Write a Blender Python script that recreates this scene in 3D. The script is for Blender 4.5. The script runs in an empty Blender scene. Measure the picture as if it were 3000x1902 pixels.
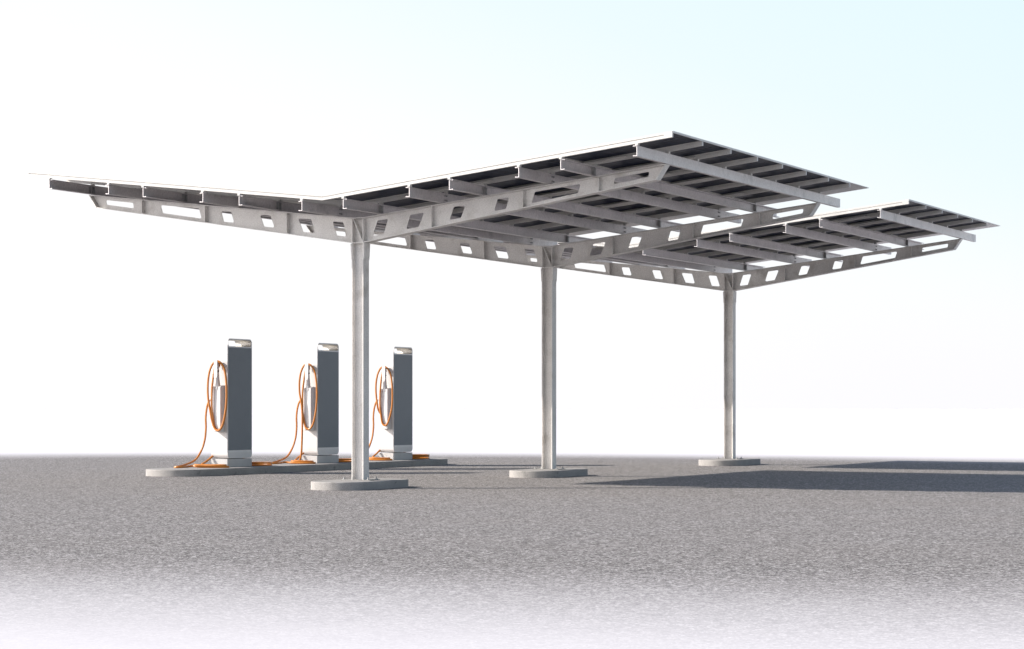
import bpy, bmesh, math, random
from mathutils import Vector, Matrix
R = math.radians
scene = bpy.context.scene
COL = scene.collection
random.seed(7)

# ------------------------------------------------------------------ helpers
class MB:
    """collects shapes; build() links them as ONE mesh object"""
    def __init__(self): self.bm = bmesh.new()
    def hexa(self, pts, mi=0):
        """8 points: 0-3 one face loop, 4-7 the opposite one"""
        v = [self.bm.verts.new(p) for p in pts]
        for f in ((3,2,1,0),(4,5,6,7),(0,1,5,4),(1,2,6,5),(2,3,7,6),(3,0,4,7)):
            self.bm.faces.new([v[i] for i in f]).material_index = mi
    def box(self, x0,x1,y0,y1,z0,z1, mi=0):
        self.hexa([(x0,y0,z0),(x1,y0,z0),(x1,y1,z0),(x0,y1,z0),(x0,y0,z1),(x1,y0,z1),(x1,y1,z1),(x0,y1,z1)], mi)
    def bar(self, x0,z0,x1,z1, t, y0,y1, mi=0):
        """flat bar in the XZ plane from (x0,z0) to (x1,z1); thickness t hangs below the line"""
        self.hexa([(x0,y0,z0-t),(x1,y0,z1-t),(x1,y1,z1-t),(x0,y1,z0-t),(x0,y0,z0),(x1,y0,z1),(x1,y1,z1),(x0,y1,z0)], mi)
    def prism(self, prof, a, b, axis='x', mi=0, smooth=False, f=None):
        """closed profile extruded between a and b along axis; f maps a point"""
        def P(u, w, s):
            p = (s,u,w) if axis=='x' else ((u,s,w) if axis=='y' else (u,w,s))
            return f(p) if f else p
        va = [self.bm.verts.new(P(u,w,a)) for u,w in prof]; vb = [self.bm.verts.new(P(u,w,b)) for u,w in prof]
        n = len(prof)
        for i in range(n):
            fc = self.bm.faces.new((va[i],va[(i+1)%n],vb[(i+1)%n],vb[i])); fc.material_index = mi; fc.smooth = smooth
        self.bm.faces.new(va[::-1]).material_index = mi; self.bm.faces.new(vb).material_index = mi
    def cyl(self, c, r, h, n=10, axis='z', mi=0):
        prof = [(c[0]+r*math.cos(2*math.pi*i/n), c[1]+r*math.sin(2*math.pi*i/n)) for i in range(n)]
        self.prism(prof, c[2], c[2]+h, axis, mi)
    def tube(self, pts, r, n=10, mi=0, closed=False):
        pts = [Vector(p) for p in pts]; m = len(pts); rings = []
        up = Vector((0.13,0.2,1)).normalized()
        prev = None
        for i,p in enumerate(pts):
            a = pts[i-1] if i else (pts[-1] if closed else pts[0]); b = pts[(i+1)%m] if (closed or i<m-1) else pts[-1]
            t = (b-a).normalized()
            if prev is None: nr = t.cross(up).normalized()
            else: nr = (prev - t*prev.dot(t)).normalized()
            prev = nr; bn = t.cross(nr)
            rr = r[i] if isinstance(r,(list,tuple)) else r
            rings.append([self.bm.verts.new(p+(nr*math.cos(2*math.pi*k/n)+bn*math.sin(2*math.pi*k/n))*rr) for k in range(n)])
        for i in range(m if closed else m-1):
            A,B = rings[i],rings[(i+1)%m]
            for k in range(n):
                f = self.bm.faces.new((A[k],A[(k+1)%n],B[(k+1)%n],B[k])); f.smooth = True; f.material_index = mi
        if not closed:
            self.bm.faces.new(rings[0][::-1]).material_index = mi; self.bm.faces.new(rings[-1]).material_index = mi
    def build(self, name, mats, parent=None, bevel=0, loc=None, seg=2):
        bmesh.ops.recalc_face_normals(self.bm, faces=self.bm.faces)
        me = bpy.data.meshes.new(name); self.bm.to_mesh(me); self.bm.free(); me.set_sharp_from_angle(angle=R(35))
        for m in (mats if isinstance(mats,(list,tuple)) else [mats]): me.materials.append(m)
        o = bpy.data.objects.new(name, me); COL.objects.link(o)
        if parent: o.parent = parent
        if loc: o.location = loc
        if bevel:
            b = o.modifiers.new('bevel','BEVEL'); b.width = bevel; b.segments = seg; b.limit_method = 'ANGLE'; b.angle_limit = R(40)
        return o

def empty(name, loc, label, cat, group=None):
    o = bpy.data.objects.new(name, None); COL.objects.link(o); o.location = loc
    tag(o, label, cat, group); return o
def tag(o, label, cat, group=None):
    o['label'] = label; o['category'] = cat
    if group: o['group'] = group
def spline(pts, sub=8, closed=False):
    """Catmull-Rom through the points"""
    P = [Vector(p) for p in pts]; n = len(P); out = []
    for i in range(n if closed else n-1):
        g = (lambda k: P[k % n]) if closed else (lambda k: P[max(0,min(n-1,k))])
        a,b,c,d = g(i-1),g(i),g(i+1),g(i+2)
        for s in range(sub):
            t = s/sub
            out.append(0.5*((2*b)+(c-a)*t+(2*a-5*b+4*c-d)*t*t+(3*b-a-3*c+d)*t**3))
    if not closed: out.append(P[-1])
    return out
def plate_with_holes(name, outer, holes, y, t, mat, parent, hr=0.02):
    """steel plate in the XZ plane at depth y, real rounded openings"""
    cu = bpy.data.curves.new('tmp','CURVE'); cu.dimensions = '2D'; cu.fill_mode = 'BOTH'; cu.extrude = t/2
    def add(pts):
        s = cu.splines.new('POLY'); s.points.add(len(pts)-1)
        for p,q in zip(s.points, pts): p.co = (q[0],q[1],0,1)
        s.use_cyclic_u = True
    add(outer)
    for h in holes: add(round_poly(h, hr))
    o = bpy.data.objects.new('tmp', cu); COL.objects.link(o)
    dg = bpy.context.evaluated_depsgraph_get(); me = bpy.data.meshes.new_from_object(o.evaluated_get(dg))
    bpy.data.objects.remove(o); bpy.data.curves.remove(cu)
    me.name = name
    me.transform(Matrix(((1,0,0,0),(0,0,1,y),(0,1,0,0),(0,0,0,1))))
    bm = bmesh.new(); bm.from_mesh(me); bmesh.ops.recalc_face_normals(bm, faces=bm.faces); 
    return me, bm
def round_poly(pts, r, seg=4):
    out = []; n = len(pts)
    for i in range(n):
        p = Vector(pts[i]); a = (Vector(pts[i-1])-p); b = (Vector(pts[(i+1)%n])-p)
        ang = a.angle(b); d = r/math.tan(ang/2); d = min(d, a.length*.45, b.length*.45)
        p0 = p+a.normalized()*d; p1 = p+b.normalized()*d
        for k in range(seg+1):
            t = k/seg; out.append(tuple((p0*(1-t)**2 + p*2*t*(1-t) + p1*t*t)))
    return out

# ------------------------------------------------------------------ materials
def new_mat(name):
    m = bpy.data.materials.new(name); m.use_nodes = True
    nt = m.node_tree; b = nt.nodes['Principled BSDF']; return m, nt, b
def noise(nt, vec, scale, detail=4, rough=.55):
    n = nt.nodes.new('ShaderNodeTexNoise'); n.inputs['Scale'].default_value = scale
    n.inputs['Detail'].default_value = detail; n.inputs['Roughness'].default_value = rough
    nt.links.new(vec, n.inputs['Vector']); return n.outputs['Fac']
def ramp(nt, fac, stops):
    n = nt.nodes.new('ShaderNodeValToRGB'); e = n.color_ramp.elements
    e[0].position = stops[0][0]; e[0].color = (*stops[0][1],1); e[1].position = stops[-1][0]; e[1].color = (*stops[-1][1],1)
    for p,c in stops[1:-1]: k = e.new(p); k.color = (*c,1)
    nt.links.new(fac, n.inputs['Fac']); return n.outputs['Color']
def mixc(nt, f, a, b, mode='MIX'):
    n = nt.nodes.new('ShaderNodeMix'); n.data_type = 'RGBA'; n.blend_type = mode
    for s,v in ((0,f),(6,a),(7,b)):
        if hasattr(v,'is_output'): nt.links.new(v, n.inputs[s])
        else: n.inputs[s].default_value = v if s==0 else (*v,1)
    return n.outputs[2]
def math_(nt, op, a, b=None, clamp=False):
    n = nt.nodes.new('ShaderNodeMath'); n.operation = op; n.use_clamp = clamp
    for s,v in ((0,a),(1,b)):
        if v is None: continue
        if hasattr(v,'is_output'): nt.links.new(v, n.inputs[s])
        else: n.inputs[s].default_value = v
    return n.outputs[0]
def pos(nt):
    return nt.nodes.new('ShaderNodeNewGeometry').outputs['Position']
def bump(nt, b, h, strength, dist):
    n = nt.nodes.new('ShaderNodeBump'); n.inputs['Strength'].default_value = strength; n.inputs['Distance'].default_value = dist
    nt.links.new(h, n.inputs['Height']); nt.links.new(n.outputs[0], b.inputs['Normal'])

def surf(name, lo, hi, s1=3, s2=60, rough=.6, metallic=0, spec=.5, fine=.5, bmp=.1, stain=None):
    m, nt, b = new_mat(name); P = pos(nt)
    n1 = noise(nt, P, s1, 5, .6); n2 = noise(nt, P, s2, 3, .6)
    f = math_(nt,'ADD', math_(nt,'MULTIPLY', n1, 1-fine), math_(nt,'MULTIPLY', n2, fine))
    c = ramp(nt, f, [(.3,lo),(.7,hi)])
    if stain:
        sc, col, lim = stain
        s = noise(nt, P, sc, 6, .65)
        k = ramp(nt, s, [(lim,(0,0,0)),(lim+.14,(1,1,1))])
        c = mixc(nt, k, c, col)
    nt.links.new(c, b.inputs['Base Color'])
    b.inputs['Roughness'].default_value = rough; b.inputs['Metallic'].default_value = metallic
    b.inputs['Specular IOR Level'].default_value = spec
    if bmp: bump(nt, b, n2, bmp, .004)
    return m

M = {}
M['galv']   = surf('galvanised_steel', (.52,.50,.48), (.80,.78,.755), 2.6, 52, .66, .12, .35, .6, .06, (3.1,(.50,.475,.445),.55))
M['galv2']  = surf('galvanised_purlin', (.50,.475,.475), (.74,.705,.705), 2.6, 34, .5, .5, .5, .6, .05, (3.4,(.46,.445,.445),.57))
M['plate']  = surf('dull_base_plate', (.20,.195,.19), (.30,.295,.285), 9, 80, .7, .2, .4, .5, .05)
M['alu']    = surf('mill_aluminium', (.50,.485,.46), (.66,.65,.63), 5, 60, .5, .0, .4, .55, .03)
M['bolt']   = surf('zinc_bolt', (.25,.25,.25), (.42,.42,.42), 20, 200, .45, .5, .5, .5, 0)
M['concrete'] = surf('cast_concrete', (.215,.206,.20), (.43,.414,.402), 3, 90, .9, 0, .2, .62, .35, (4.5,(.13,.13,.125),.60))
M['plinth'] = surf('plinth_concrete', (.46,.45,.445), (.60,.59,.585), 3, 60, .9, 0, .2, .5, .2, (9,(.16,.16,.165),.66))
M['white']  = surf('white_paint', (.60,.585,.58), (.66,.645,.64), 3, 90, .45, 0, .5, .5, 0)
M['rim']    = surf('silver_rim', (.56,.56,.57), (.68,.68,.69), 6, 150, .4, .2, .5, .6, .02)
M['kick']   = surf('brushed_kick_panel', (.52,.52,.525), (.64,.64,.645), 6, 250, .45, .1, .5, .8, .02)
M['screen'] = surf('slate_panel', (.132,.155,.185), (.158,.184,.212), 5, 160, .42, 0, .4, .7, 0)
M['chrome'] = surf('polished_slot', (.46,.445,.42), (.62,.60,.57), 14, 70, .5, .6, .5, .6, .05)
M['black']  = surf('black_plastic', (.03,.03,.03), (.06,.06,.06), 20, 100, .5, 0, .5, .5, 0)
M['grey']   = surf('light_grey_plastic', (.50,.48,.48), (.60,.58,.58), 20, 100, .5, 0, .5, .5, 0)
M['orange'] = surf('orange_cable_rubber', (.46,.155,.020), (.57,.205,.030), 12, 120, .32, 0, .5, .5, .02)
M['sheet']  = surf('grey_sheet', (.60,.58,.57), (.66,.64,.63), 1.5, 30, .5, .3, .4, .3, 0)

# panel underside: near-black cells behind glass with a fine pale grid
def panel_mat():
    m, nt, b = new_mat('solar_cells')
    P = pos(nt); sep = nt.nodes.new('ShaderNodeSeparateXYZ'); nt.links.new(P, sep.inputs[0])
    def grid(o, pitch, off, w):
        a = math_(nt,'FRACT', math_(nt,'MULTIPLY', math_(nt,'ADD', o, off), 1/pitch))
        return math_(nt,'LESS_THAN', a, w/pitch)
    gx = grid(sep.outputs[0], .1745, 50*.1745, .005); gy = grid(sep.outputs[1], .1745, 50*.1745+.03, .006)
    g = math_(nt,'MAXIMUM', gx, gy)
    n1 = noise(nt, P, 9, 5, .7)
    c = ramp(nt, n1, [(.3,(.007,.010,.024)),(.7,(.020,.027,.050))])
    c = mixc(nt, math_(nt,'MULTIPLY', g, .75), c, (.13,.15,.20))
    nt.links.new(c, b.inputs['Base Color']); b.inputs['Roughness'].default_value = .30
    b.inputs['Specular IOR Level'].default_value = .02
    bump(nt, b, noise(nt, P, 6, 2, .5), .05, .01)
    return m
M['cells'] = panel_mat()

# ground: coarse asphalt, with a fade to the white backdrop painted into its colour
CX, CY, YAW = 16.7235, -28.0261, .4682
def ground_mat():
    m, nt, b = new_mat('asphalt_fading_to_white'); P = pos(nt)
    def dot(vx, vy, off):
        n = nt.nodes.new('ShaderNodeVectorMath'); n.operation = 'DOT_PRODUCT'
        nt.links.new(P, n.inputs[0]); n.inputs[1].default_value = (vx,vy,0)
        return math_(nt,'ADD', n.outputs['Value'], off)
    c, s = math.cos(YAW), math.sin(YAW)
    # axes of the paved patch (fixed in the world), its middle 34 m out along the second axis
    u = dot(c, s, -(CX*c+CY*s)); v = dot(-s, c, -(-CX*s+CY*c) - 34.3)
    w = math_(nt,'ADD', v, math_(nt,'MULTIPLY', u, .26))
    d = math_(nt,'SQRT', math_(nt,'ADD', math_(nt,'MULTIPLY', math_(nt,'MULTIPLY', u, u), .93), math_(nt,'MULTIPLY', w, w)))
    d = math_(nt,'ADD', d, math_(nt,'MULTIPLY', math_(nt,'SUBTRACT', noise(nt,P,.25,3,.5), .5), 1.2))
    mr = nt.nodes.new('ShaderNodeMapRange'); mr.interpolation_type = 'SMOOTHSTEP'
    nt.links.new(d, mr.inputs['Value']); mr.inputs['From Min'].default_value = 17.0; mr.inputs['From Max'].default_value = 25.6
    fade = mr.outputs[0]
    # stone grains at several sizes
    vo = nt.nodes.new('ShaderNodeTexVoronoi'); vo.inputs['Scale'].default_value = 85; nt.links.new(P, vo.inputs['Vector'])
    vs = nt.nodes.new('ShaderNodeSeparateColor'); nt.links.new(vo.outputs['Color'], vs.inputs[0])
    v2 = nt.nodes.new('ShaderNodeTexVoronoi'); v2.inputs['Scale'].default_value = 34; nt.links.new(P, v2.inputs['Vector'])
    v2s = nt.nodes.new('ShaderNodeSeparateColor'); nt.links.new(v2.outputs['Color'], v2s.inputs[0])
    g = math_(nt,'ADD', math_(nt,'MULTIPLY', vs.outputs[0], .60), math_(nt,'MULTIPLY', v2s.outputs[0], .36))
    g = math_(nt,'ADD', math_(nt,'ADD', g, .045), math_(nt,'MULTIPLY', math_(nt,'SUBTRACT', noise(nt,P,14,3,.6), .5), .14))
    col = ramp(nt, g, [(.17,(.032,.031,.031)),(.47,(.158,.148,.145)),(.72,(.34,.322,.314)),(.93,(.60,.58,.58))])
    big = noise(nt, P, .35, 4, .6)
    col = mixc(nt, math_(nt,'MULTIPLY', math_(nt,'SUBTRACT', big, .3, True), .45), col, (.225,.20,.185))
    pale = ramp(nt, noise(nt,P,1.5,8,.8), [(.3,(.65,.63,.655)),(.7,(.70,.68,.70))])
    # the painted white fade takes the lighter grains first
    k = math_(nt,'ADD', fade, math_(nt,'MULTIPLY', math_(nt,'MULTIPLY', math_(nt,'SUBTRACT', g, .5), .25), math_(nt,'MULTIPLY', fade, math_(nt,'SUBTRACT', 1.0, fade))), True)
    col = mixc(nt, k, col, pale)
    nt.links.new(col, b.inputs['Base Color']); b.inputs['Roughness'].default_value = .95; b.inputs['Specular IOR Level'].default_value = .12
    bs = nt.nodes.new('ShaderNodeBump'); bs.inputs['Distance'].default_value = .006
    nt.links.new(math_(nt,'MULTIPLY', math_(nt,'SUBTRACT', 1.0, k), .35), bs.inputs['Strength'])
    nt.links.new(vs.outputs[1], bs.inputs['Height']); nt.links.new(bs.outputs[0], b.inputs['Normal'])
    return m
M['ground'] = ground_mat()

# ------------------------------------------------------------------ ground
GZ = -.12
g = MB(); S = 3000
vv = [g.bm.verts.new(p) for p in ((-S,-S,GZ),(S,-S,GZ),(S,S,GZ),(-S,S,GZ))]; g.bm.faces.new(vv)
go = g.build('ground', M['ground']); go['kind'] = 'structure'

# ------------------------------------------------------------------ concrete footings and island
def stadium(w, l0, l1, n=28):
    """outline in XY, half width w, straight part from y=l0 to l1"""
    out = []
    for i in range(n+1): a = math.pi + math.pi*i/n; out.append((w*math.cos(a), l0 + w*math.sin(a)))
    for i in range(n+1): a = math.pi*i/n; out.append((w*math.cos(a), l1 + w*math.sin(a)))
    return out
def slab(name, loc, w, l0, l1, mat):
    m = MB(); m.prism(stadium(w,l0,l1), GZ, 0, 'z', smooth=False)
    # the base sinks a little into the ground so that it casts a clean contact line
    o = m.build(name, mat, None, .014, None, 3); o.location = loc
    for p in o.data.polygons:
        if abs(p.normal.z) < .5: p.use_smooth = True
    o.data.set_sharp_from_angle(angle=R(35))
    for v in o.data.vertices:
        if v.co.z < GZ+.001: v.co.z -= .01
    return o
FY = [0, 6.382, 15.006]          # the three steel frames
fl = ['oblong round-ended concrete footing under the nearest and largest-looking canopy column, left of centre',
      'oblong round-ended concrete footing under the middle canopy column, in the centre of the photo',
      'oblong round-ended concrete footing under the farthest canopy column, at the right']
for y, lb in zip(FY, fl):
    o = slab('concrete_footing', (.0,y+.083,0), .455, -.515, .515, M['concrete'])
    tag(o, lb, 'footing', 'concrete footings under the canopy columns')
o = slab('kerb_island', (-5.94,0,0), .59, 3.90, 12.49, M['concrete'])
tag(o, 'long low round-ended concrete kerb island carrying the three charging pillars', 'kerb island')

# ------------------------------------------------------------------ canopy
A, B = .10, .165                  # column half width, flange depth
s_b = (4.206-3.5)/(4.75-.1)
def zt(x): return 3.860 + .1137*abs(x)
def zb(x): return 3.5 + s_b*(abs(x)-.1)
XE_B, XE_T = 4.755, 4.898
HOLES = [[(.295,3.823),(.478,3.838),(.400,3.618),(.216,3.601)],
         [(.845,3.882),(1.082,3.908),(.990,3.702),(.778,3.676)],
         [(1.570,3.970),(1.760,3.987),(1.686,3.807),(1.497,3.782)],
         [(2.280,4.052),(2.465,4.068),(2.415,3.906),(2.224,3.884)],
         [(2.872,4.129),(3.593,4.209),(3.548,4.083),(2.819,3.969)],
         [(4.112,4.265),(4.638,4.332),(4.622,4.258),(4.095,4.179)]]
STIFF = [1.237, 2.715, 3.896]

def bolt(m, x, y, z, axis, r=.012, h=.014):
    c = {'z':(x,y,z),'x':(y,z,x),'y':(x,z,y)}[axis]
    m.cyl(c, r, h, 6, axis)

def make_column(y, parent):
    m = MB(); yw = y + B/2
    for sx in (-1,1):                                     # flanges, full height
        m.box(min(sx*A, sx*(A-.013)), max(sx*A, sx*(A-.013)), y, y+B, .012, zt(A)-.014)
    m.box(-A+.013, A-.013, yw-.005, yw+.005, .012, zt(0)-.012)             # web
    m.box(-A+.0135, A-.0135, y+.001, y+B-.001, 3.494, 3.506)                     # cap plate at the joint
    col = m.build('column', M['galv'], parent)
    m = MB(); m.box(-.25,.25, y+.083-.15, y+.083+.15, .0, .012); m.build('base_plate', M['plate'], col, .002)
    for sx in (-1,1):
        for sy in (-1,1):
            m = MB(); cx, cy = sx*.205, y+.083+sy*.125
            m.cyl((cx,cy,.012), .026, .004, 14); m.cyl((cx,cy,.016), .017, .014, 6); m.cyl((cx,cy,.030), .008, .022, 10)
            m.build('anchor_bolt', M['bolt'], col)
    m = MB()                                              # diagonal stiffener in the joint, both faces
    for y0,y1 in ((y+.002, yw-.0055),(yw+.0055, y+B-.002)):
        x0,z0,x1,z1 = -.074,3.853,.080,3.520
        nx,nz = .0055,.0025
        m.hexa([(x0-nx,y0,z0-nz),(x1-nx,y0,z1-nz),(x1-nx,y1,z1-nz),(x0-nx,y1,z0-nz),(x0+nx,y0,z0+nz),(x1+nx,y0,z1+nz),(x1+nx,y1,z1+nz),(x0+nx,y1,z0+nz)])
    m.build('diagonal_stiffener', M['galv'], col)
    for sx in (-1,1):                                     # splice plates below the joint
        m = MB(); xo = A+.0005
        m.hexa([(sx*(xo), y+.004, 3.252),(sx*(xo+.009), y+.004, 3.252),(sx*(xo+.009), y+B-.004, 3.252),(sx*(xo), y+B-.004, 3.252),
                (sx*(xo), y-.006, 3.487),(sx*(xo+.016), y-.006, 3.487),(sx*(xo+.016), y+B+.008, 3.487),(sx*(xo), y+B+.008, 3.487)])
        for yy in (y+.035, y+B-.035):
            if sx>0: bolt(m, xo+.009, yy, 3.285, 'x')
            else: bolt(m, -xo-.023, yy, 3.285, 'x')
        m.build('splice_plate', M['galv'], col)
    return col

def make_rafter(y, side, parent):
    yw = y + B/2; s = side
    outer = [(s*.1005,zb(.1)-.0),(s*XE_B,zb(XE_B)),(s*XE_T,zt(XE_T)),(s*.1005,zt(.1))]
    outer = [(s*.1005,zb(.1)+.004),(s*(XE_B-.006),zb(XE_B)+.006),(s*(XE_T-.012),zt(XE_T)-.006),(s*.1005,zt(.1)-.006)]
    holes = [[(s*a,b) for a,b in h] for h in HOLES]
    me, bm = plate_with_holes('rafter', outer, holes, yw, .011, M['galv'], parent, .024)
    m = MB(); m.bm.free(); m.bm = bm
    t = .012
    # flanges
    m.bar(s*.1005, zt(.1005), s*XE_T, zt(XE_T), t, y, y+B)
    m.bar(s*.1005, zb(.1005)+t-.001, s*XE_B, zb(XE_B)+t-.001, t, y+.0005, y+B-.0005)
    o = m.build('rafter', M['galv'], parent)
    bpy.data.meshes.remove(me)
    if s>0: # saddle over the column head
        m = MB(); m.box(-.0995,.0995, y, y+B, zt(.1)-.012, zt(.1)); m.build('saddle_plate', M['galv'], parent)
    m = MB(); n=.012                                      # slanted end plate
    m.hexa([(s*(XE_B+.0),y+.001,zb(XE_B)-.001),(s*(XE_B+n),y+.001,zb(XE_B)-.001),(s*(XE_B+n),y+B-.001,zb(XE_B)-.001),(s*(XE_B),y+B-.001,zb(XE_B)-.001),
            (s*(XE_T+.001),y+.001,zt(XE_T)-.001),(s*(XE_T+n+.001),y+.001,zt(XE_T)-.001),(s*(XE_T+n+.001),y+B-.001,zt(XE_T)-.001),(s*(XE_T+.001),y+B-.001,zt(XE_T)-.001)])
    m.build('end_plate', M['galv'], o)
    for x in STIFF:
        m = MB()
        for y0,y1 in ((y+.004, yw-.006),(yw+.006, y+B-.004)):
            h = .0055
            m.hexa([(s*(x-h),y0,zb(x-h)+.013),(s*(x+h),y0,zb(x+h)+.013),(s*(x+h),y1,zb(x+h)+.013),(s*(x-h),y1,zb(x-h)+.013),
                    (s*(x-h),y0,zt(x-h)-.0125),(s*(x+h),y0,zt(x+h)-.0125),(s*(x+h),y1,zt(x+h)-.0125),(s*(x-h),y1,zt(x-h)-.0125)])
        for zz in (zb(x)+.05, zt(x)-.05):
            for e in (1,-1):
                xx = s*x + (e*.0055 if e>0 else -.0055-.012)
                bolt(m, xx, y+.045, zz, 'x', .011, .012)
        m.build('stiffener', M['galv'], o)
    return o

PX = [4.909, 3.784, 3.147, 2.067, 1.428, .3465]
PH, PL, PT = .1425, .056, .0090
def pz(x): return 3.8668 + .1137*abs(x)
def make_purlin(i, side, y0, y1, frames, parent):
    X = side*PX[i]; z0 = pz(X)
    lip = -side if i in (0,2,4) else side                 # alternate back to back
    wx0, wx1 = X-PT/2, X+PT/2
    m = MB(); hh = PT/2
    a = X - lip*hh                                          # web outer face
    b = X + lip*PL
    prof = [(a,z0),(b,z0),(b,z0+.014),(b-lip*PT,z0+.014),(b-lip*PT,z0+PT),(a+lip*PT,z0+PT),(a+lip*PT,z0+PH-PT),(b-lip*PT,z0+PH-PT),(b-lip*PT,z0+PH-.014),(b,z0+PH-.014),(b,z0+PH),(a,z0+PH)]
    m.prism(prof, y0, y1, 'y')
    o = m.build('purlin', M['galv2'], parent)
    for fy in frames:                                     # cleat bolted to the web over each frame
        m = MB(); yw = fy + B/2
        # leg against the web on the open side and an outstanding leg
        s = lip
        xa = X + s*(hh+.0005)
        m.box(min(xa,xa+s*.006), max(xa,xa+s*.006), fy+.02, fy+B-.02, z0+PT+.0005, z0+PH-PT-.002)
        m.box(min(xa+s*.006,xa+s*.046), max(xa+s*.006,xa+s*.046), fy+.02, fy+.028, z0+PT+.0005, z0+PH-PT-.002)
        for zz in (z0+.038, z0+PH-.038):
            for q in ((1,-1) if i else (-side,)):         # bolt heads; none on the outer face of the edge purlin
                if q>0: xb = X + hh + (.0065 if lip>0 else 0)
                else: xb = X - hh - .013 - (.0065 if lip<0 else 0)
                bolt(m, xb, fy+.06, zz, 'x', .0135, .013); bolt(m, xb, fy+.11, zz, 'x', .0135, .013)
        m.build('cleat', M['bolt'], o)
    return o

RX = 5.42
def rz(x): return 4.043 + .1118*abs(x)                   # underside of the panel rails
RH, RW = .080, .038
def make_rail(yc, side, parent, drop=False):
    """rail running up the slope; small slot along each side face"""
    zg = .046; ge = .0055
    def f(p):
        x, y, z = p; return (side*x, yc+y, z + rz(x) - 0)
    w = RW/2; e = .0150
    prof = [(-w,0),(w,0),(w,zg-ge),(w-e,zg-ge),(w-e,zg+ge),(w,zg+ge),(w,RH),(-w,RH),(-w,zg+ge),(-w+e,zg+ge),(-w+e,zg-ge),(-w,zg-ge)]
    m = MB()
    m.prism(prof, .0004, RX-.12, 'x', f=f)
    full = [(-w,0),(w,0),(w,RH),(-w,RH)]
    m.prism(full, RX-.1195, RX, 'x', f=f)
    # feet that stand on the purlins
    for x in PX:
        zz = pz(x)+PH
        m.hexa([(side*(x-.02),yc-.030,zz+.0005),(side*(x+.02),yc-.030,zz+.0005),(side*(x+.02),yc+.030,zz+.0005),(side*(x-.02),yc+.030,zz+.0005),
                (side*(x-.02),yc-.030,rz(x-.02)-.0005),(side*(x+.02),yc-.030,rz(x+.02)-.0005),(side*(x+.02),yc+.030,rz(x+.02)-.0005),(side*(x-.02),yc+.030,rz(x-.02)-.0005)])
    return m.build('panel_rail', M['alu'], parent)

def make_panel(side, r, ya, yb, parent):
    """one framed module: r = 0,1,2 going outwards"""
    x0, x1 = r*RX/3+.004, (r+1)*RX/3-.004
    if r==2: x1 = RX+.006
    def f(p): x,y,z = p; return (side*x, y, z+rz(x)+RH)
    m = MB()
    m.prism([(ya+.004,-.010),(yb-.004,-.010),(yb-.004,-.002),(ya+.004,-.002)], x0+.010, x1-.010, 'x', f=f)
    o = m.build('solar_panel', M['cells'], parent)
    m = MB()                                             # aluminium frame: four bars
    for (xa,xb,y0,y1) in ((x0,x0+.0095,ya,yb),(x1-.0095,x1,ya,yb),(x0+.0097,x1-.0097,ya,ya+.0038),(x0+.0097,x1-.0097,yb-.0038,yb)):
        m.prism([(y0,-.022 if xb-xa<.02 else -.012),(y1,-.022 if xb-xa<.02 else -.012),(y1,.004),(y0,.004)], xa, xb, 'x', f=f)
    m.build('panel_frame', M['alu'], o)
    return o

def make_canopy(name, frames, y0, y1, rails, rear, label):
    root = empty(name, (0, frames[0], 0), label, 'solar canopy', 'V-shaped solar canopies on steel columns')
    # all parts are built around the world origin, so undo the root offset
    before = set(bpy.data.objects)
    for fy in frames:
        make_column(fy, root); 
        for s in (-1,1): make_rafter(fy, s, root)
    for i in range(6):
        for s in (-1,1): make_purlin(i, s, y0, y1, frames, root)
    for yc in rails:
        for s in (-1,1): make_rail(yc, s, root)
    k = 0
    for a, b in zip(rails[:-1], rails[1:]):
        for s in (-1,1):
            for r in range(3):
                p = make_panel(s, r, a+RW/2*.15, b-RW/2*.15, root)
                # junction box with two leads under the module
                xj = s*((r+.80)*RX/3 if s>0 else (r+.2)*RX/3); yj = a + .16 + .04*random.random()
                m = MB(); zz = rz(xj)+RH-.0105
                m.box(xj-.055, xj+.055, yj-.04, yj+.04, zz-.022, zz)
                for e in (-1,1):
                    q = [(xj+e*.05, yj, zz-.012)]
                    for j in range(1,6): q.append((xj+e*(.05+.055*j), yj+.05*j*random.uniform(.4,1.4)*(1 if e>0 else .4), zz-.014-.018*math.sin(j*1.2+k)-.01*random.random()))
                    m.tube(spline(q,4), .004, 5)
                m.build('junction_box', M['black'], p); k += 1
    # grey closing sheet behind the last rail
    for s in (-1,1):
        def f(p): x,y,z = p; return (s*x, y, z+rz(x)+RH)
        m = MB(); yl = rails[-1]
        m.prism([(yl+.0045,-.006),(rear,-.006),(rear,.002),(yl+.0045,.002)], .004, RX+.006, 'x', f=f)
        m.build('closing_sheet', M['sheet'], root)
    # pale strips added along the rails, standing in for reflections in the panels
    for n_, yc in enumerate(rails[1:-1]):
        for s in (-1,1):
            segs = []
            if n_ % 2 == 0: segs = [(1.0+.25*n_, 2.2+.2*n_), (3.1, 4.3-.12*n_)]
            else: segs = [(1.6, 2.6), (3.5-.1*n_, 4.75-.15*n_), (4.82-.1*n_,4.98-.1*n_)]
            for a, b in segs:
                m = MB()
                def f(p): x,y,z = p; return (s*x, y, z+rz(x))
                m.prism([(yc-.10,.030),(yc-RW/2-.0005,.030),(yc-RW/2-.0005,.036),(yc-.10,.036)], a, b, 'x', f=f)
                m.build('reflection_strip', M['alu'], root)
    for o in set(bpy.data.objects)-before:
        if o.parent is root: o.location = (-root.location.x, -root.location.y, 0)
    return root

rails1 = [-.962+1.0635*i for i in range(8)]
rails2 = [9.776+1.055*i for i in range(6)]
make_canopy('solar_canopy', FY[:2], -.9774, 7.513, rails1, 7.475,
            'nearer and larger V-roofed solar canopy on two galvanised steel columns, roof reaching over the chargers')
make_canopy('solar_canopy', FY[2:], 9.750, 16.125, rails2, 16.07,
            'farther, smaller-looking V-roofed solar canopy on one galvanised steel column at the right')

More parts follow.
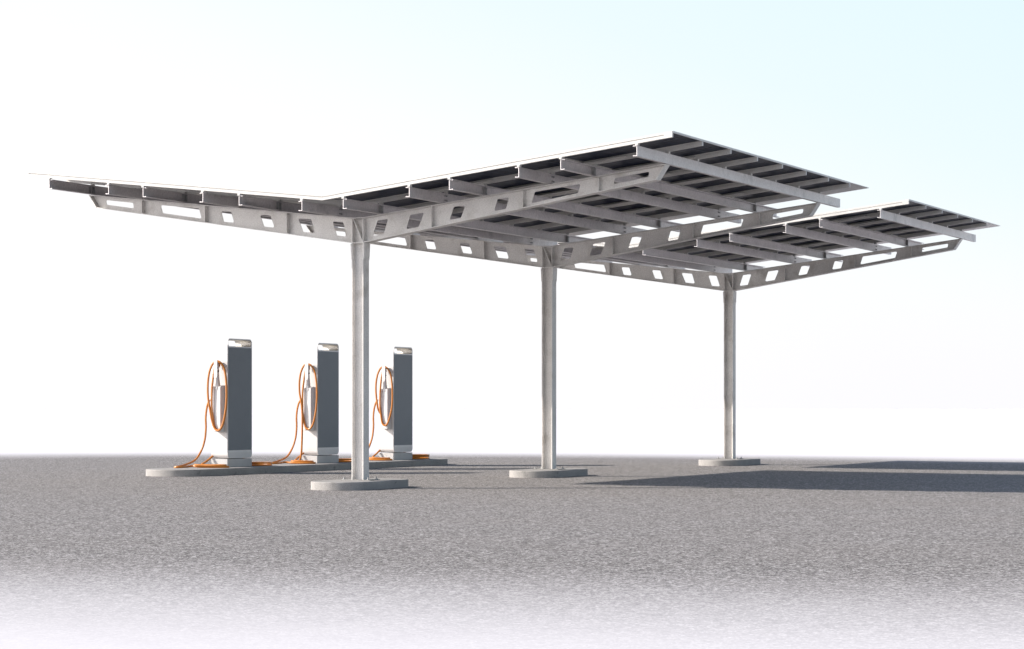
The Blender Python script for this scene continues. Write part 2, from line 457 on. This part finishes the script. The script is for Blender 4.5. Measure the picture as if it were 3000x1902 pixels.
# ------------------------------------------------------------------ charging pillars
W, D, ZB, ZT = .785, .345, .158, 2.318      # width along the island, depth, bottom and top of the cabinet
def rrect(y0,y1,z0,z1,r,n=7):
    out = []
    for cx,cz,a0 in ((y1-r,z1-r,0),(y0+r,z1-r,90),(y0+r,z0+r,180),(y1-r,z0+r,270)):
        for i in range(n+1):
            a = R(a0+90*i/n); out.append((cx+r*math.cos(a), cz+r*math.sin(a)))
    return out
def frame_yz(m, outer, inner, x0, x1, mi=0, mi_in=0):
    """ring between two outlines with equal counts, extruded in x"""
    n = len(outer)
    def vs(pl,x): return [m.bm.verts.new((x,a,b)) for a,b in pl]
    o0,o1,i0,i1 = vs(outer,x0),vs(outer,x1),vs(inner,x0),vs(inner,x1)
    for k in range(n):
        j=(k+1)%n
        for q,mm in (((o0[k],o0[j],o1[j],o1[k]),mi),((i0[k],i1[k],i1[j],i0[j]),mi_in),((o1[k],o1[j],i1[j],i1[k]),mi),((o0[k],i0[k],i0[j],o0[j]),mi)):
            f = m.bm.faces.new(q); f.material_index = mm; f.smooth = True

def make_charger(y, label, variant):
    root = empty('charging_pillar', (-5.9425, y, 0), label, 'EV charger', 'charging pillars on the kerb island')
    hx = D/2
    m = MB(); m.box(-hx-.004, hx+.003, -.004, W+.002, 0, .146); m.build('plinth', M['plinth'], root, .004)
    # cabinet: rounded slab, open handle slot through the top
    SL0, SL1 = 2.180, 2.296
    m = MB()
    outer = rrect(0,W,ZB,ZT,.07); inner = rrect(.018,W-.018,SL0,SL1,.052)
    # straight part below the slot
    body_o = rrect(0,W,ZB,ZT,.075)
    frame_yz(m, body_o, inner, -hx, hx, 0, 1)
    bm = m.bm
    body = m.build('cabinet', [M['white'], M['chrome']], root)
    for p in body.data.polygons:
        if abs(p.normal.x) > .5 or abs(p.normal.y) > .995 or abs(p.normal.z) > .995: p.use_smooth = False
    # rim: thin frame on each broad face, screen panel let into it
    for sx in (1,-1):
        fx = sx*hx
        m = MB(); a, b = (fx, fx+sx*.006)
        ro, ri = rrect(.0005,W-.0005,ZB+.0005,ZT-.0005,.0745), rrect(.014,W-.014,SL0-.001,SL1+.004,.052)
        frame_yz(m, ro, ri, a, b)
        rim = m.build('rim', M['rim'], body)
        for p in rim.data.polygons:
            if abs(p.normal.x) > .5: p.use_smooth = False
        m = MB(); m.box(min(b,b+sx*.004), max(b,b+sx*.004), .018, W-.018, .303, SL0-.024); m.build('screen_panel', M['screen'], body, .001)
        m = MB(); m.box(min(b,b+sx*.0015), max(b,b+sx*.0015), .010, W-.006, .268, .300); m.build('trim_strip', M['rim'], body)
        m = MB()
        kp = [(yy,zz) for yy,zz in rrect(.004,W-.004,ZB+.003,.55,.072) if zz < .3]
        kp = [p for p in kp if p[1] <= .262]; 
        kp = [(.004,.264)] + kp + [(W-.004,.264)]
        m.prism(kp, min(b,b+sx*.0012), max(b,b+sx*.0012), 'x'); m.build('kick_panel', M['kick'], body)
    # seam and lower cover on the narrow faces
    for yy, e in ((0,-1),(W,1)):
        m = MB(); m.box(-hx+.001, hx-.001, min(yy,yy+e*.003), max(yy,yy+e*.003), .266, SL0+.02)
        m.build('side_panel', M['white'], body)
    # holster box on the near narrow face, tapered
    m = MB(); xs0, xs1 = -.042, .121
    m.hexa([(xs0,-.140,.632),(xs1,-.140,.632),(xs1,-.004,.632),(xs0,-.004,.632),(xs0,-.140,1.45),(xs1,-.140,1.45),(xs1,-.004,1.48),(xs0,-.004,1.48)])
    hol = m.build('holster', M['white'], root, .012)
    # connector: grip, collar and nozzle in the holster
    cx = .035
    m = MB()
    m.tube([(cx,-.10,1.40),(cx,-.10,1.47),(cx,-.105,1.56),(cx,-.115,1.66),(cx,-.13,1.74)], [.052,.046,.036,.034,.036], 14)
    con = m.build('connector', M['grey'], root)
    m = MB(); m.tube([(cx,-.126,1.715),(cx,-.130,1.74)], [.041,.041], 14); m.build('collar', M['black'], con)
    m = MB(); m.tube([(cx,-.13,1.742),(cx,-.135,1.80),(cx,-.13,1.86)], [.040,.042,.032], 14); m.build('grip_top', M['grey'], con)
    # hook: arm from the cabinet and a flat white plate that keeps the cable on it
    m = MB()
    m.box(.030,.095,-.2275,-.0035,1.868,1.880)
    m.prism(round_poly([(.044,1.93),(.116,1.93),(.116,1.66),(.100,1.60),(.044,1.60)],.01), -.240, -.228, 'y')
    hook = m.build('cable_hook', M['white'], root)
    m = MB(); m.box(.000,.030,-.16,-.12,1.872,1.925); m.box(.0,.03,-.12,-.035,1.80,1.90); m.build('latch', M['black'], hook)
    # stub where the second cable leaves, seen left of the pillar
    m = MB(); m.tube([(-.165,.04,1.275),(-.185,.035,1.262),(-.208,.03,1.235),(-.230,.03,1.205)], [.022,.021,.019,.018], 10)
    m.build('cable_gland', M['grey'], root)
    # cables
    yv = -.170
    oval = [(.040,yv,1.905),(.110,yv,1.895),(.187,yv,1.822),(.242,yv,1.675),(.269,yv,1.398),(.260,yv,1.122),(.220,yv,.882),(.165,yv,.726),
            (.087,yv,.661),(.010,yv,.707),(-.046,yv,.845),(-.079,yv-.01,1.03),(-.117,yv-.015,1.25),(-.124,yv-.015,1.472),(-.102,yv-.01,1.675),(-.057,yv,1.813),(.000,yv+.02,1.895)]
    inner_l = [(.035,yv+.037,1.907),(.092,yv+.037,1.893),(.169,yv+.037,1.82),(.224,yv+.037,1.673),(.250,yv+.037,1.398),(.241,yv+.037,1.122),(.201,yv+.037,.884),(.146,yv+.037,.730),
               (.072,yv+.035,.668),(.002,yv+.030,.722),(-.030,yv+.01,.88),(-.052,yv+.005,1.08),(-.044,yv,1.40),(-.018,yv+.01,1.66),(.004,yv+.03,1.80),(.022,-.075,1.875),(.035,-.05,1.86),(.035,-.07,1.80)]
    if variant == 0: pts = oval + inner_l
    elif variant == 1:
        left = [(-.160,-.16,.02),(-.110,-.17,.075),(-.075,-.18,.20),(-.055,-.185,.5),(-.050,-.185,.9),(-.070,-.185,1.15),(-.112,-.18,1.35),(-.118,-.18,1.55),(-.092,-.18,1.72),(-.045,-.175,1.84)]
        pts = left + [(.01,-.165,1.90)] + oval[1:10] + [(-.040,yv+.01,.88),(-.056,yv+.005,1.08),(-.048,yv,1.40),(-.018,yv+.01,1.66),(.004,yv+.03,1.80),(.022,-.075,1.875),(.035,-.07,1.80)]
    else:
        left = [(-.120,-.02,.95),(-.118,-.10,1.02),(-.105,-.16,1.10),(-.130,-.18,1.35),(-.132,-.18,1.55),(-.102,-.18,1.72),(-.05,-.175,1.84)]
        pts = left + [(.01,-.165,1.90)] + [(a-.02 if a>.1 else a,b,c+.05 if c<1 else c) for a,b,c in oval[1:10]] + [(-.030,yv+.01,.93),(-.046,yv+.005,1.10),(-.040,yv,1.40),(-.018,yv+.01,1.66),(.004,yv+.03,1.80),(.022,-.075,1.875),(.035,-.07,1.80)]
    m = MB(); m.tube(spline(pts,6), .0190, 10); m.build('charging_cable', M['orange'], root)
    # the second cable: down to the island, a flat lazy coil in front of the pillar, back up into the cabinet foot
    dy = -.07
    floor_y = -.42
    down = [(-.226,.030,1.212),(-.268,.03,1.15),(-.302,.03,1.03),(-.318,.03,.88),(-.314,.03,.697),(-.336,.02,.475),(-.372,-.05,.271),(-.385,-.22,.122),
            (-.41,-.50,.045),(-.42,-.70,.022),(-.36,-.86,.018),(-.29,-.88,.018),(-.235,-.80,.020),(-.25,-.62,.024)]
    if variant == 0:
        coil = [(-.22,-.52,.030),(-.10,-.53,.022),(.06,-.50,.018),(.22,-.46,.018),(.36,-.42,.018),(.415,-.34,.018),(.36,-.27,.018),(.22,-.24,.020),(.02,-.26,.020),(-.15,-.34,.024),(-.20,-.46,.048),
                (-.12,-.56,.050),(.04,-.54,.048),(.24,-.50,.046),(.38,-.40,.046),(.34,-.31,.046),(.16,-.29,.044),(-.06,-.30,.040),(-.20,-.26,.052),(-.21,-.16,.085),(-.185,-.08,.130),(-.165,-.03,.170),(-.150,.02,.20)]
    else:
        coil = [(-.22,-.50,.030),(-.05,-.50,.020),(.12,-.46,.018),(.24,-.40,.018),(.30,-.30,.018),(.22,-.20,.018),(.05,-.18,.020),(-.10,-.26,.024),(-.16,-.38,.046),
                (-.06,-.48,.048),(.10,-.44,.046),(.22,-.36,.046),(.24,-.27,.046),(.10,-.22,.044),(-.06,-.25,.045),(-.18,-.22,.06),(-.20,-.14,.09),(-.18,-.07,.135),(-.165,-.03,.17),(-.150,.02,.20)]
    m = MB(); m.tube(spline(down+coil,6), .0188, 10); m.build('charging_cable', M['orange'], root)
    # coil lying behind the pillar
    n = 2 if variant < 2 else 3
    q = [(-.10,W-.02,.20),(-.03,W+.08,.13),(.03,W+.16,.08)]
    rad = (.27,.24) if variant < 2 else (.26,.30); cy0 = W+.36
    for i in range(n*14):
        a = 2*math.pi*i/14 - 1.9; rr = 1 - .035*(i%28)/28 + .02*math.sin(i*1.7)
        q.append((.06+rad[0]*rr*math.cos(a), cy0+rad[1]*rr*math.sin(a), .0165+.030*(n-1-i//14)+ (.012*(1-(i%14)/14) if i//14<n-1 else 0)))
    m = MB(); m.tube(spline(q,4), .0155, 9); m.build('coiled_cable', M['orange'], root)
    return root

make_charger(5.120, 'white and slate charging pillar standing nearest the rounded left end of the kerb island', 0)
make_charger(8.168, 'middle of the three white and slate charging pillars, just left of the nearest canopy column', 1)
make_charger(11.095,'farthest white and slate charging pillar, just right of the nearest canopy column', 2)

# ------------------------------------------------------------------ camera
cam = bpy.data.cameras.new('camera'); co = bpy.data.objects.new('camera', cam); COL.objects.link(co)
co.location = (CX, CY, 1.0684); co.rotation_euler = (R(90), 0, YAW)
cam.sensor_width = 36; cam.lens = 6476.9/3000*36; cam.shift_y = (1195.1-951)/3000
cam.clip_end = 9000
scene.camera = co

# ------------------------------------------------------------------ light
ELEV, AZ = R(29.5), R(29.5)          # light travels towards +X, +Y (AZ from +X)
sd = Vector((math.cos(ELEV)*math.cos(AZ), math.cos(ELEV)*math.sin(AZ), -math.sin(ELEV)))
L = bpy.data.lights.new('sun','SUN'); L.energy = 4.6; L.angle = R(.5); L.color = (1,.93,.84)
lo = bpy.data.objects.new('sun', L); COL.objects.link(lo); lo.rotation_euler = sd.to_track_quat('-Z','Y').to_euler()
w = bpy.data.worlds.new('World'); scene.world = w; w.use_nodes = True
nt = w.node_tree; bg = nt.nodes['Background']
sky = nt.nodes.new('ShaderNodeTexSky'); sky.sky_type = 'NISHITA'; sky.sun_disc = False
sky.sun_elevation = ELEV
to_sun = -sd
sky.sun_rotation = math.atan2(to_sun.x, to_sun.y)     # clockwise from +Y
sky.altitude = 0; sky.air_density = 1.0; sky.dust_density = 1.0; sky.ozone_density = 1.0
# bright milky haze low over the horizon, clear sky above it
EXPO = .65
tc = nt.nodes.new('ShaderNodeTexCoord'); sp = nt.nodes.new('ShaderNodeSeparateXYZ'); nt.links.new(tc.outputs['Generated'], sp.inputs[0])
dt = nt.nodes.new('ShaderNodeVectorMath'); dt.operation = 'DOT_PRODUCT'; nt.links.new(tc.outputs['Generated'], dt.inputs[0])
dt.inputs[1].default_value = (sd.x/math.cos(ELEV), sd.y/math.cos(ELEV), 0)      # away from the sun
# h: height in the haze, shifted lower on the side away from the sun
h = math_(nt,'ADD', sp.outputs[2], math_(nt,'MULTIPLY', dt.outputs['Value'], .35))
k = 1/2**EXPO
def hz(r,g,b): return (r*k,g*k,b*k)
haze = ramp(nt, h, [(0,hz(1.03,1.02,1.03)),(.08,hz(1.03,1.03,1.03)),(.13,hz(.985,1.02,1.03)),(.20,hz(.86,.98,1.025)),(.30,hz(.77,.95,1.01))])
lil = nt.nodes.new('ShaderNodeMapRange'); nt.links.new(sp.outputs[2], lil.inputs['Value']); lil.interpolation_type = 'SMOOTHSTEP'
lil.inputs['From Min'].default_value = .10; lil.inputs['From Max'].default_value = .0
az = nt.nodes.new('ShaderNodeMapRange'); nt.links.new(dt.outputs['Value'], az.inputs['Value']); az.interpolation_type = 'SMOOTHSTEP'
az.inputs['From Min'].default_value = -.05; az.inputs['From Max'].default_value = .25
haze = mixc(nt, math_(nt,'MULTIPLY', lil.outputs[0], az.outputs[0]), haze, hz(.985,.978,1.01))
lp = nt.nodes.new('ShaderNodeValToRGB'); e = lp.color_ramp.elements
e[0].position = -.0; e[0].color = (0,0,0,1); e[1].position = .34; e[1].color = (1,1,1,1); q = e.new(.20); q.color = (0,0,0,1)
nt.links.new(sp.outputs[2], lp.inputs['Fac'])
skyc = mixc(nt, 1.0, sky.outputs[0], (.105,.105,.105), 'MULTIPLY')
# extra haze brightness added on the unseen sun side, to fill the steel frames
db = nt.nodes.new('ShaderNodeVectorMath'); db.operation = 'DOT_PRODUCT'; nt.links.new(tc.outputs['Generated'], db.inputs[0])
db.inputs[1].default_value = (-math.cos(AZ), -math.sin(AZ), 0)
mr = nt.nodes.new('ShaderNodeMapRange'); mr.interpolation_type = 'SMOOTHSTEP'; nt.links.new(db.outputs['Value'], mr.inputs['Value'])
mr.inputs['From Min'].default_value = .36; mr.inputs['From Max'].default_value = .95; mr.inputs['To Min'].default_value = 0; mr.inputs['To Max'].default_value = 1
fill_glow = mr.outputs[0]
gain = math_(nt,'ADD', 1.0, math_(nt,'MULTIPLY', fill_glow, 4.3))
warm = mixc(nt, fill_glow, (1,1,1), (1,.965,.93))
haze = mixc(nt, 1.0, haze, warm, 'MULTIPLY')
gc = nt.nodes.new('ShaderNodeCombineColor')
for i_ in range(3): nt.links.new(gain, gc.inputs[i_])
haze = mixc(nt, 1.0, haze, gc.outputs[0], 'MULTIPLY')

fin = mixc(nt, lp.outputs['Color'], haze, skyc)
nt.links.new(fin, bg.inputs[0]); bg.inputs[1].default_value = 1.0
scene.view_settings.view_transform = 'Standard'; scene.view_settings.look = 'None'
scene.view_settings.exposure = EXPO; scene.view_settings.gamma = 1
